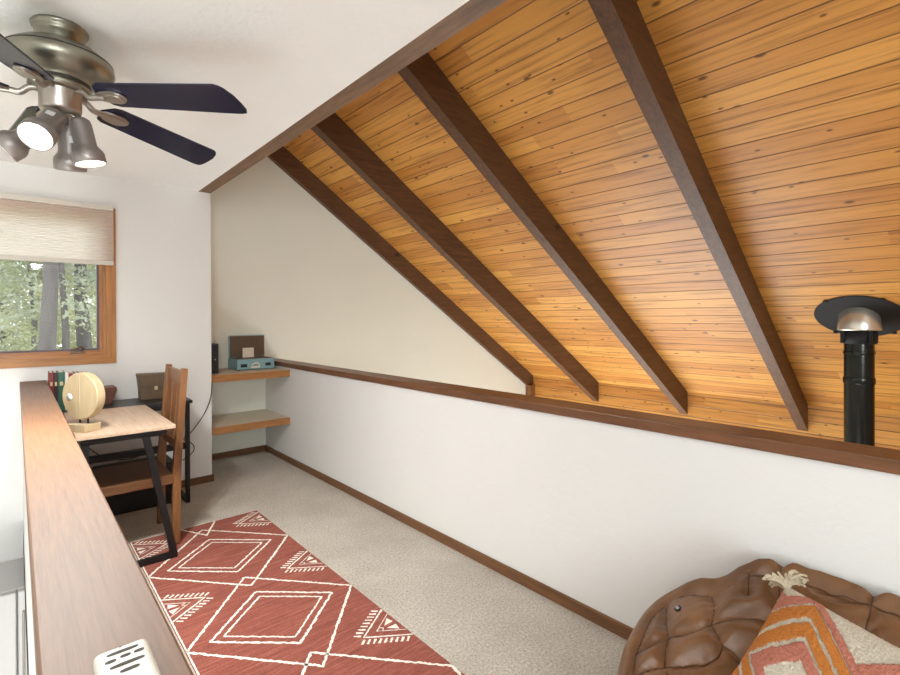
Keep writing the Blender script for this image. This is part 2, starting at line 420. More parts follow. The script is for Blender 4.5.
# window: casing, sash, gasket, pane, crank
win = struct(MB().box(WX0, WX1, YW+.135, YW+.139, WZ0, WZ1).build('window_1', 'gasket'))
win.data.clear_geometry()
def frame(x0, x1, z0, z1, wd, y0, y1, name, bev=.003, mz='casing_z', mx='casing'):
    b = MB()
    b.mi = 0
    b.prism([(x0, z0), (x1, z0), (x1-wd, z0+wd), (x0+wd, z0+wd)], 'y', y0, y1)
    b.prism([(x0, z1), (x1, z1), (x1-wd, z1-wd), (x0+wd, z1-wd)], 'y', y0, y1)
    b.mi = 1
    b.prism([(x0, z0), (x0+wd, z0+wd), (x0+wd, z1-wd), (x0, z1)], 'y', y0, y1)
    b.prism([(x1, z0), (x1-wd, z0+wd), (x1-wd, z1-wd), (x1, z1)], 'y', y0, y1)
    return b.build(name, [mx, mz], win)
frame(-1.34, .555, 1.022, 2.157, .060, YW-.016, YW+.004, 'casing')
frame(-1.28, .495, 1.082, 2.097, .018, YW+.004, YW+.12, 'jamb')
frame(-1.262, .477, 1.100, 2.079, .018, YW+.035, YW+.09, 'sash')
frame(-1.244, .459, 1.118, 2.061, .014, YW+.05, YW+.085, 'gasket', mz='gasket', mx='gasket')
MB().box(-1.232, .447, YW+.064, YW+.069, 1.130, 2.049).build('pane', 'glass', win)
b = MB().box(.285, .372, YW-.004, YW+.036, 1.100, 1.117, .004)
b.tube(spline([(.345, YW+.01, 1.112), (.362, YW-.010, 1.136), (.345, YW-.022, 1.146), (.290, YW-.02, 1.128)], 6), .0065, 8)
b.build('crank_handle', 'bronze', win)

# ------------------------------------------------------------------ rafters
def rafter(y, label, skew=0, dz=0):
    x0 = XC-.22
    b = MB(); b.prism([(x0, rbot(x0)+dz), (XE-.001, rbot(XE)+dz), (XE-.001, roof(XE)-.002), (x0, roof(x0)-.002)], 'y', -.0, .09)
    o = b.build('roof_rafter', 'rafter'); o.location = (0, y, 0)
    for v in o.data.vertices: v.co.y += skew*(XE-v.co.x) + (.012*(XE-v.co.x)/4 if v.co.y > .05 else 0)
    # beam grain follows the slope
    return tag(o, label, 'beam', 'dark rafters under the pine ceiling')
rafter(3.8064, 'dark brown rafter second from the white gable wall', .016)
rafter(2.5888, 'dark brown rafter between the second one and the one nearest the stove pipe')
rafter(1.376, 'dark brown rafter nearest the black stove pipe', -.033)
r1 = rafter(4.972, 'dark brown rafter lying flat against the white gable wall', 0, .045); r1.scale = (1, .55, 1)
tag(MB().box(6.0, XE, 4.93, YA, ZL, rbot(6.0)+.045).build('timber_post', 'chair'), 'short brown timber post under the low end of the gable rafter', 'post')

# ------------------------------------------------------------------ stove pipe
px, py, pr_ = 4.76, .750, .091
zr = roof(px)
st = empty('stove_pipe', (px, py, ZL), 'black stove pipe rising past the half wall into the pine ceiling', 'stove pipe')
g = -ZL
MB().lathe([(pr_, 0), (pr_, g+1.24)], 40).lathe([(pr_+.004, g+.84), (pr_+.006, g+.85), (pr_+.006, g+.875), (pr_+.004, g+.885)], 40).lathe([(pr_+.003, g+1.06), (pr_+.005, g+1.065), (pr_+.005, g+1.08), (pr_+.003, g+1.085)], 40).build('pipe', 'pipe', st)
b = MB().lathe([(pr_+.004, g+1.14), (pr_+.014, g+1.14), (pr_+.014, g+1.245), (pr_+.004, g+1.245)], 40)
for a in range(4):
    aa = a*PI/2+.72
    b.box(pr_+.006, pr_+.034, -.012, .012, g+1.145, g+1.25, .003, 2, Matrix.Rotation(aa, 4, 'Z'))
b.build('collar', 'pipe_dark', st)
MB().lathe([(pr_+.040, g+1.240), (pr_+.041, g+1.25), (pr_+.018, g+1.47), (pr_+.014, g+1.47), (pr_+.036, g+1.25), (pr_+.036, g+1.241)], 48, closed=True).build('storm_collar', 'chrome', st)
rm = Matrix.Translation((0, 0, g+zr-.006)) @ Matrix.Rotation(ang, 4, 'Y')
b = MB(); b.lathe([(.0, -.004), (.270, -.004), (.275, 0), (.270, .004), (0, .004)], 56, rm, smooth=False)
for a in (.9, 2.2, 4.0, 5.4): b.box(-.012, .012, .262, .285, -.012, .002, .002, 2, rm @ Matrix.Rotation(a, 4, 'Z'))
b.build('flashing_disc', 'pipe_dark', st)

# ------------------------------------------------------------------ window shade
sh = empty('window_shade', (-.40, YW-.016, 1.735), 'half drawn off white cellular shade over the upper window', 'window shade')
b = MB(); zt, zb, xs0, xs1 = .395, .030, -.93, .938
n = 22
pl = []
for i in range(n+1):
    pl.append((-.028, zb+(zt-zb)*i/n))
    if i < n: pl.append((-.0315, zb+(zt-zb)*(i+.5)/n))
for (ya, za), (yb, zc) in zip(pl, pl[1:]): b.quad([(xs0, ya, za), (xs1, ya, za), (xs1, yb, zc), (xs0, yb, zc)])
b.build('shade_cloth', 'shade', sh)
MB().box(xs0, xs1, -.038, -.006, zb-.030, zb, .004).build('bottom_rail', 'shade_rail', sh)
MB().box(xs0, xs1, -.042, -.001, zt, zt+.035, .004).build('head_rail', 'shade_rail', sh)

# ------------------------------------------------------------------ ceiling fan
FX, FY = .124, 2.235
fan = empty('ceiling_fan', (FX, FY, ZC), 'pewter ceiling fan with navy blades and four spotlights', 'ceiling fan')
MB().lathe([(0, 0), (.080, 0), (.084, -.006), (.082, -.014), (.074, -.018), (.076, -.024), (.072, -.034), (.062, -.040), (.060, -.052), (.050, -.060), (.034, -.062)], 48).build('canopy', 'metal', fan)
mo = MB().lathe([(.034, -.058), (.036, -.066), (.070, -.070), (.118, -.082), (.149, -.106), (.156, -.114), (.157, -.117), (.160, -.121), (.163, -.140), (.156, -.158), (.136, -.174), (.106, -.188), (.088, -.194), (.087, -.206), (.092, -.210), (.092, -.222), (.068, -.230), (.0, -.230)], 56).build('motor_housing', 'metal', fan)
MB().lathe([(.1552, -.1125), (.1585, -.1145), (.1592, -.1180), (.1572, -.1195)], 56).build('groove', 'groove', mo)
MB().lathe([(.0888, -.1955), (.0902, -.197), (.0902, -.204), (.0888, -.2055)], 56).build('vent_ring', 'groove', mo)
MB().lathe([(0, -.220), (.062, -.220), (.066, -.228), (.062, -.234), (.062, -.292), (.058, -.302), (.0, -.304)], 48).build('switch_housing', 'metal_light', fan)
def blade_mesh():
    b = MB(); L0, L1 = .138, .600
    prof = []
    top = []; bot = []
    N_ = 22
    for i in range(N_+1):
        t = i/N_; x = L0+(L1-L0)*t
        hw = .062+.017*t
        lo = -hw; hi = hw
        if t < .1: k = math.sqrt(max(0, 1-((.1-t)/.1)**2)); lo *= max(k, .12); hi *= max(k, .12)
        top.append((x, hi)); bot.append((x, lo))
    # angled, rounded tip
    tip = [(.632, .079), (.650, .074), (.656, .058), (.654, .022), (.646, -.022), (.630, -.058), (.616, -.073)]
    poly = top + tip + bot[::-1]
    b.prism(poly, 'z', -.003, .003)
    return b
def iron_mesh():
    b = MB()
    pts = []
    for t in range(17):
        a = -PI/2+PI*t/16; pts.append((.195+.050*math.cos(a), .034*math.sin(a)))
    pts += [(.168, .03), (.148, .016), (.136, .011), (.136, -.011), (.148, -.016), (.168, -.03)]
    b.prism(pts, 'z', -.012, -.004, .0025)
    pts2 = []
    for t in range(17):
        a = -PI/2+PI*t/16; pts2.append((.196+.036*math.cos(a), .022*math.sin(a)))
    pts2 += [(.168, .014), (.168, -.014)]
    b.prism(pts2, 'z', -.016, -.011, .002)
    b.tube(spline([(.062, 0, .012), (.088, 0, .006), (.112, 0, -.012), (.140, 0, -.010), (.168, 0, -.009)], 6), [.011]*25, 10)
    return b
bm_ = iron_m = None
BLZ = -.234
for k in range(5):
    a = R(-45+72*k)
    mat = Matrix.Translation((0, 0, BLZ)) @ Matrix.Rotation(a, 4, 'Z') @ Matrix.Rotation(R(3.8), 4, 'Y') @ Matrix.Rotation(R(-11), 4, 'X')
    if k == 0:
        bl = blade_mesh().build('blade', 'blade', fan); ir = iron_mesh().build('blade_bracket', 'metal_light', bl); B0, I0 = bl, ir
    else:
        bl = B0.copy(); ir = I0.copy(); COL.objects.link(bl); COL.objects.link(ir); bl.parent = fan; ir.parent = bl
    bl.matrix_local = mat
# four spotlights on short swivel arms under the switch housing
def spot(pivot, direc, power, sticker=None):
    p = Vector(pivot); d = Vector(direc).normalized()
    q = d.to_track_quat('Z', 'Y').to_matrix().to_4x4(); m = Matrix.Translation(p) @ q @ Matrix.Scale(1.08, 4)
    b = MB()
    b.lathe([(0, -.006), (.020, -.004), (.030, .006), (.032, .02), (.032, .088), (.035, .096), (.044, .108), (.047, .118), (.047, .148), (.0445, .150), (.0435, .148), (.0435, .128), (.030, .112), (0, .110)], 36, m)
    o = b.build('spotlight', 'lamp_grey', fan)
    MB().lathe([(0, .143), (.042, .143), (.042, .139), (0, .139)], 32, m).build('lamp_lens', 'lamp', o)
    c = MB(); c.tube([(p.x*.35, p.y*.35, -.296), (p.x*.75, p.y*.75, -.310), tuple(p+d*.012)], .009, 10); c.lathe([(0, -.012), (.012, -.012), (.012, .012), (0, .012)], 16, Matrix.Translation(p+d*.004))
    c.build('swivel_arm', 'metal_light', o)
    if sticker:
        u = Vector(sticker); u = (u-d*u.dot(d)).normalized(); s_ = d.cross(u)
        mm = Matrix((s_, d, u)).transposed().to_4x4(); mm.translation = p+d*.049+u*.0345
        MB().box(-.012, .012, -.012, .012, 0, .0012, 0, 1, mm).build('rating_label', 'sticker', o)
    ld = bpy.data.lights.new('spot_beam', 'SPOT'); lo = bpy.data.objects.new('spot_beam', ld); COL.objects.link(lo)
    lo.parent = fan; lo.location = p+d*.168; lo.rotation_euler = d.to_track_quat('-Z', 'Y').to_euler()
    ld.energy = power; ld.spot_size = R(150); ld.spot_blend = 1.0; ld.shadow_soft_size = .04; ld.color = (.97, 1, .965)
SPOTW = 64
spot((-.014, -.026, -.325), (-.38, -.62, -.74), SPOTW, (.3, 0, 1))
spot((-.034, .034, -.345), (-.66, .10, -.60), SPOTW)
spot((.024, .046, -.325), (.06, .30, -.93), SPOTW, (.2, -1, .1))
spot((.052, -.004, -.315), (.20, -.06, -.96), SPOTW)

# ------------------------------------------------------------------ alcove shelves and what stands on them
def shelf(ztop, label):
    s = empty('wall_shelf', (XC, 4.425, ztop-.060), label, 'shelf', 'built in alcove shelves')
    MB().box(0, XH-XC, .016, YA-4.425, 0, .060).build('board', 'shelf_top', s)
    MB().box(0, XH-XC, 0, .016, 0, .060, .002).build('front_edge', 'shelf_front', s)
shelf(.866, 'upper alcove shelf carrying the pale blue record player case')
shelf(.424, 'lower alcove shelf, empty, just above the carpet corner')
zs = .866
rp = empty('record_player', (1.515, 4.66, zs), 'pale blue suitcase record player with its brown lined lid open', 'record player', rot=(0, 0, R(0)))
W_, D_ = .345, .27
MB().box(0, W_, 0, D_, .006, .105, .008).build('case', 'blue', rp)
for (x, y) in ((.02, .02), (W_-.02, .02), (.02, D_-.02), (W_-.02, D_-.02)): MB().box(x-.01, x+.01, y-.01, y+.01, 0, .007).build('foot', 'grille', rp)
MB().box(.012, W_-.012, .012, D_-.012, .104, .1065, .001).build('turntable_deck', 'lid_in', rp)
ld_ = MB().box(.004, W_-.004, D_-.030, D_-.004, .106, .318, .006).build('lid', 'blue', rp)
MB().box(.010, W_-.010, D_-.0325, D_-.0295, .112, .311, .001).build('lid_lining', 'lid_in', ld_)
MB().box(.030, .088, -.003, .004, .030, .060, .001).build('speaker_grille', 'grille', rp)
MB().box(W_-.088, W_-.036, -.003, .004, .034, .062, .001).build('speaker_grille', 'grille', rp)
b = MB().box(.118, .206, -.006, .002, .020, .034, .002); b.tube(spline([(.125, -.004, .03), (.135, -.014, .056), (.162, -.017, .066), (.19, -.014, .056), (.20, -.004, .03)], 6), .007, 8)
b.build('handle', 'ivory', rp)
tag(MB().box(1.625, 1.73, 4.842, 4.846, .973, 1.065).box(1.63, 1.725, 4.8405, 4.842, 1.035, 1.045).build('record_sleeve', ['ivory']), 'small cream card standing inside the open record player lid', 'card')
sp_ = empty('speaker', (1.222, 4.56, zs), 'slim charcoal speaker box at the left end of the upper alcove shelf', 'speaker')
MB().box(0, .105, 0, .15, 0, .262, .004).build('cabinet', 'speaker', sp_)
MB().box(.008, .097, -.004, .001, .01, .252, .002).build('grille', 'grille', sp_)
MB().box(.07, .078, -.0055, -.003, .12, .13, .001).build('indicator', 'sticker', sp_)

# ------------------------------------------------------------------ black desk and the things on it
dk = empty('black_desk', (.165, 3.957, 0), 'black desk with open metal frame along the window wall', 'desk')
DL, DD = .805, .384
MB().box(0, DL, 0, DD, .727, .75, .003).build('desk_top', 'blacktop', dk)
b = MB()
for x in (.02, DL-.045):
    for y in (.01, DD-.04): b.box(x, x+.028, y, y+.028, 0.0, .727, .002)
    b.box(x, x+.028, .038, DD-.04, .0, .026); b.box(x, x+.028, .038, DD-.04, .70, .727)
b.box(.048, DL-.045, .012, .034, .695, .727); b.box(.048, DL-.045, DD-.036, DD-.014, .695, .727)
b.build('frame', 'black', dk)
MB().box(.048, DL-.045, .03, .075, .392, .437, .003).build('lower_rail', 'black', dk)
tag(MB().box(.40, .875, 4.035, 4.31, 0, .30, .012, 3).build('storage_box', 'black'), 'low black box standing on the carpet beneath the black desk', 'box')
# row of books between stair wall and the wooden disc
books = [(.022, .252, .165, 'leather_r', srgb(128, 40, 40), 'dark red book first in the desk row beside the stair ledge'),
         (.020, .250, .165, '', srgb(52, 30, 34), 'black and maroon book second in the desk row'),
         (.034, .250, .170, '', srgb(44, 92, 74), 'thick dark green book third in the desk row'),
         (.018, .248, .160, '', srgb(214, 210, 204), 'white book fourth in the desk row'),
         (.032, .240, .170, '', srgb(120, 28, 32), 'bright red book fifth in the desk row behind the disc'),
         (.020, .238, .160, '', srgb(40, 44, 66), 'navy book sixth in the desk row behind the disc'),
         (.026, .236, .165, '', srgb(176, 150, 116), 'tan book seventh in the desk row behind the disc'),
         (.024, .232, .160, '', srgb(58, 46, 42), 'dark brown book last in the desk row behind the disc')]
M['pages'] = plain('page_block', srgb(234, 228, 214), .9, 0, .3, 400, .05, 200)
x = .158
for i, (wd, ht, dp, _, c, lab) in enumerate(books):
    M['bk%d' % i] = plain('book_cloth', c, .55, 0, .08, 300, .08, 50)
    bk = empty('book', (x, 4.06, .75), lab, 'book', 'books standing on the black desk')
    b = MB().box(0, wd, 0, .004, 0, ht, .001); b.box(0, .003, .004, dp, 0, ht); b.box(wd-.003, wd, .004, dp, 0, ht)
    b.build('cover', 'bk%d' % i, bk)
    MB().box(.003, wd-.003, .004, dp-.005, .003, ht-.004).build('pages', 'pages', bk)
    b = MB().box(wd*.25, wd*.75, -.0008, .001, ht*.66, ht*.76)
    b.build('spine_label', 'brass', bk)
    x += wd+.0015
# brown boxes
b = MB(); b.prism([(.405, .75), (.50, .75), (.520, .80), (.535, .845), (.530, .868), (.405, .868)], 'y', 4.16, 4.30, .004)
tag(b.build('leather_case', 'leather_r'), 'reddish brown leather case with slanted end on the black desk', 'case')
lb = empty('letter_box', (.665, 4.17, .75), 'brown leather letter box with gold clasp behind the wooden chair', 'box')
b = MB(); b.prism([(.018, 0), (.205, 0), (.225, .185), (.0, .19), (.014, .13)], 'y', .02, .13, .004)
b.build('body', 'leather_d', lb)
MB().prism([(.016, .094), (.206, .09), (.222, .18), (.004, .184)], 'y', .008, .022, .003).build('flap', 'leather_d', lb)
MB().box(.100, .122, .000, .010, .070, .098, .003).build('clasp', 'brass', lb)

# ------------------------------------------------------------------ pale table, disc, chair
tb = empty('side_table', (.221, 3.07, .0045), 'pale oak topped table with slanted black metal legs beside the stair ledge', 'table')
TW, TD = .445, .865
MB().box(0, TW, 0, TD, .730, .75, .002).build('table_top', 'tabletop', tb)
MB().box(.02, TW-.04, .03, TD-.03, .700, .730).box(.045, TW-.065, .055, TD-.055, .69, .7).build('apron', 'black', tb)
def tframe(y):
    b = MB(); u = (0, 1, 0)
    b.bar((TW-.138, y, .702), (TW-.004, y, .015), .034, .034, u, .002)
    b.bar((.040, y, .702), (.012, y, .015), .034, .034, u, .002)
    b.bar((.0, y, .014), (TW+.010, y, .014), .034, .028, u, .002)
    return b.build('leg_frame', 'black', tb)
tframe(.042)
MB().box(.035, .069, TD-.08, TD-.046, 0, .702, .002).build('rear_leg', 'black', tb)
dc = empty('wooden_disc_stand', (.268, 3.235, .7546), 'round pale wooden disc on a small block stand atop the table', 'ornament', rot=(0, 0, R(-57)))
# local -y faces the viewer's left
MB().box(-.062, .062, -.045, .045, 0, .040, .003).build('base_block', 'pine', dc)
for sx in (-.028, .028): MB().tube([(sx, .0, .038), (sx, .0, .080)], .0045, 10).build('pin', 'black', dc)
rx = Matrix.Translation((0, 0, .185)) @ Matrix.Rotation(R(90), 4, 'X')
MB().lathe([(0, .022), (.119, .023), (.123, .018), (.123, -.018), (.119, -.023), (0, -.022)], 64, rx, smooth=False).build('disc', 'pine', dc)
MB().lathe([(0, .0), (.019, .0), (.019, .002), (0, .002)], 24, Matrix.Translation((-.070, -.0225, .178)) @ Matrix.Rotation(R(90), 4, 'X')).build('round_label', 'sticker', dc)
MB().box(-.0008, .0008, -.0236, -.022, .066, .304).build('joint_line', 'tableedge', dc)

ch = empty('wooden_chair', (.708, 3.49, .0045), 'brown wooden slat back chair pushed under the pale table', 'chair')
# local: back at x=0, seat extends to -x, width along y
def post(y, name):
    b = MB(); w2 = .019
    pr = [(-.02, 0), (.022, 0), (.030, .45), (.070, 1.038), (.038, 1.042), (-.014, .45)]
    b.prism(pr, 'y', y-w2, y+w2, .004); return b.build(name, 'chair', ch)
post(-.2, 'back_post'); post(.2, 'back_post')
for sy in (-.19, .19): MB().box(-.455, -.42, sy-.018, sy+.018, 0, .37, .003).build('front_leg', 'chair', ch)
MB().box(-.475, -.012, -.225, .225, .365, .42, .006).build('seat', 'chair_x', ch)
lean = lambda z: .008+(z-.45)*.0705
b = MB(); b.prism([(lean(.94), .94), (lean(.94)+.022, .94), (lean(1.022)+.022, 1.022), (lean(1.022), 1.022)], 'y', -.186, .186, .003)
b.build('top_rail', 'chair', ch)
b = MB(); b.prism([(lean(.55), .55), (lean(.55)+.022, .55), (lean(.60)+.022, .60), (lean(.60), .60)], 'y', -.186, .186, .003)
b.build('lower_rail', 'chair', ch)
for yc in (-.122, 0, .122):
    b = MB(); b.prism([(lean(.6)+.004, .6), (lean(.6)+.017, .6), (lean(.94)+.017, .94), (lean(.94)+.004, .94)], 'y', yc-.049, yc+.049, .002)
    b.build('back_slat', 'chair', ch)
# cords
tag(MB().tube(spline([(1.235, 4.552, .874), (1.222, 4.46, .86), (1.214, 4.362, .80), (1.20, 4.36, .68), (1.15, 4.36, .56), (1.07, 4.355, .45), (1.01, 4.352, .40), (.95, 4.353, .385)], 8), .0035, 8).build('power_cord', 'cord'), 'black cord running from the charcoal speaker down the white wall', 'cord')
tag(MB().tube(spline([(.93, 4.353, .37), (1.0, 4.352, .38), (1.06, 4.352, .34), (1.075, 4.352, .29), (1.03, 4.352, .24), (.95, 4.352, .20), (.88, 4.352, .12), (.90, 4.352, .008)], 8), .0035, 8).build('power_cord', 'cord'), 'black cord looping on the white wall beside the black desk legs', 'cord')
tag(MB().tube(spline([(.22, 4.352, .66), (.33, 4.352, .50), (.45, 4.352, .36), (.60, 4.352, .30), (.76, 4.352, .33), (.90, 4.352, .42)], 8), .0035, 8).build('power_cord', 'cord'), 'black cord drooping along the wall beneath the black desk', 'cord')

# ------------------------------------------------------------------ white detector on the ledge
dt = empty('wall_alarm', (.093, .685, .928), 'white plastic alarm box lying on the near end of the ledge', 'alarm')
MB().box(-.0275, .0275, -.085, .026, 0, .020, .007, 4).build('housing', 'white_plastic', dt)
def slot(x0, x1, y, h):
    up = [(x0+(x1-x0)*(.5-.5*math.cos(PI*k/12)), y+h*math.sin(PI*k/12)**.6) for k in range(13)]
    dn = [(x, 2*y-yy) for x, yy in up[-2:0:-1]]
    MB().prism(up+dn, 'z', .0194, .0206).build('vent_slot', 'slot', dt)
slot(-.016, .016, .0105, .0027); slot(-.019, -.008, -.003, .0027); slot(-.004, .0065, -.001, .0025); slot(.0095, .020, -.001, .0026)
slot(-.016, .018, -.0165, .0029); slot(-.008, .011, -.030, .0028)
MB().lathe([(0, .0196), (.0010, .0196), (.0010, .0206), (0, .0206)], 10, Matrix.Translation((-.001, .0205, 0))).build('indicator', 'slot', dt)

# ------------------------------------------------------------------ white appliance on the storey below
fr = empty('refrigerator', (-.003, 3.85, ZL), 'white refrigerator standing below the stair ledge', 'refrigerator')
FH = -.245-ZL
MB().box(-.45, .40, .03, .50, 0, FH, .006).build('body', 'fridge', fr)
dl = MB().box(-.45, -.003, -.02, .028, .02, FH-.004, .008).build('door', 'fridge', fr)
dr = MB().box(.003, .40, -.02, .028, .02, FH-.004, .008).build('door', 'fridge', fr)
MB().box(.022, .034, -.032, -.018, .5, FH-.12, .004).build('handle', 'lamp_grey', dr)
MB().box(-.034, -.022, -.032, -.018, .5, FH-.5, .004).build('handle', 'fridge', dl)

# ------------------------------------------------------------------ rug
def rug():
    b = MB(); x0, x1, y0, y1, T = .503, 1.258, 1.0, 3.485, .0036
    nx, ny = 12, 40
    b.box(x0, x1, y0, y1, 0.0003, T, .0012)
    b.mi = 1
    z = T+.0006
    rnd = random.Random(3)
    def strip(pts, wd, wob=.0042):
        """hand-tufted line: a ribbon with uneven edges"""
        P = []
        for a, c in zip(pts, pts[1:]):
            a, c = Vector(a), Vector(c); L = (c-a).length; k = max(2, int(L/.009))
            for i in range(k): P.append(a+(c-a)*(i/k))
        P.append(Vector(pts[-1]))
        Lr = []
        for i, p in enumerate(P):
            t = (P[min(i+1, len(P)-1)]-P[max(i-1, 0)]).normalized(); nrm = Vector((-t.y, t.x))
            c = p + nrm*rnd.uniform(-wob, wob)*.6
            hw = wd/2*(1+rnd.uniform(-.35, .35))
            q = []
            for s_ in (1, -1):
                e = c+nrm*hw*s_
                e.x = min(max(e.x, x0+.001), x1-.001)
                q.append(b.bm.verts.new((e.x, e.y, z)))
            Lr.append(q)
        fs = []
        for A, B in zip(Lr, Lr[1:]):
            fs.append(b.bm.faces.new((A[0], B[0], B[1], A[1])))
        b._fin(fs)
    cx = (x0+x1)/2
    per = .768; c0 = 3.335
    V = lambda x, y: (x, y)
    def diam(x, y, hx, hy, wd): strip([V(x, y+hy), V(x+hx, y), V(x, y-hy), V(x-hx, y), V(x, y+hy)], wd)
    for k in range(4):
        yc = c0-per*k                # crossing
        yd = yc-per/2                # diamond centre
        if yd > 1.1:
            diam(cx-.006, yd+.005, .277, .255, .011); diam(cx-.006, yd+.005, .224, .203, .009)
        # large outline diamonds: neighbours overlap, so a small diamond forms at each crossing
        ov = .052
        if yd > 1.45: strip([V(cx, yc+ov), V(cx+.374, yd), V(cx, yc-per-ov), V(cx-.374, yd), V(cx, yc+ov)], .0115)
        elif yd > 1.1: strip([V(cx+.30, 1.06), V(cx+.374, yd), V(cx, yc+ov), V(cx-.374, yd), V(cx-.30, 1.06)], .0115)
        if k == 0: strip([V(cx+.10, y1-.008), V(cx, yc-ov), V(cx-.10, y1-.008)], .0115)
        # edge triangles with combs
        for s_ in (1, -1):
            ex = cx+s_*.374; yt = yc-.01
            if yt < 1.2: continue
            ap = .168; hh = .118
            tri = [V(ex, yt+hh), V(ex-s_*ap, yt), V(ex, yt-hh)]
            tri = [(p[0], min(p[1], y1-.01)) for p in tri]
            strip(tri, .008, .0015)
            # comb teeth outside both sides
            for sg in (1, -1):
                for j in range(9):
                    t = (j+.3)/9; px_, py_ = ex-s_*ap*(1-t)*1.02, yt+sg*hh*t
                    a_ = V(px_-s_*.006, py_+sg*.010); c_ = V(px_-s_*.030, py_+sg*.030)
                    if max(a_[1], c_[1]) < y1-.006 and abs(c_[0]-cx) < .372 and abs(a_[0]-cx) < .372: strip([a_, c_], .0095, .001)
            # inner zigzag and little triangles
            strip([V(ex, yt+hh*.62), V(ex-s_*ap*.62, yt), V(ex, yt-hh*.62)], .004, .001)
            for sg in (1, -1):
                q = [(ex-s_*.012, yt+sg*.012), (ex-s_*.058, yt+sg*.010), (ex-s_*.020, yt+sg*.050)]
                b._fin([b.bm.faces.new([b.bm.verts.new((p[0], p[1], z)) for p in q])])
            diam(ex-s_*.085, yt, .016, .014, .004)
    # woven border along the hidden left edge and the ends
    strip([V(x0+.006, y0+.01), V(x0+.006, y1-.004)], .006, .0006)
    strip([V(x0+.006, y1-.004), V(x1-.002, y1-.004)], .004, .0006)
    o = b.build('rug', ['rug', 'rug_white'], None, False)
    return tag(o, 'red runner rug with white tufted diamonds lying on the carpet', 'rug')
rug()

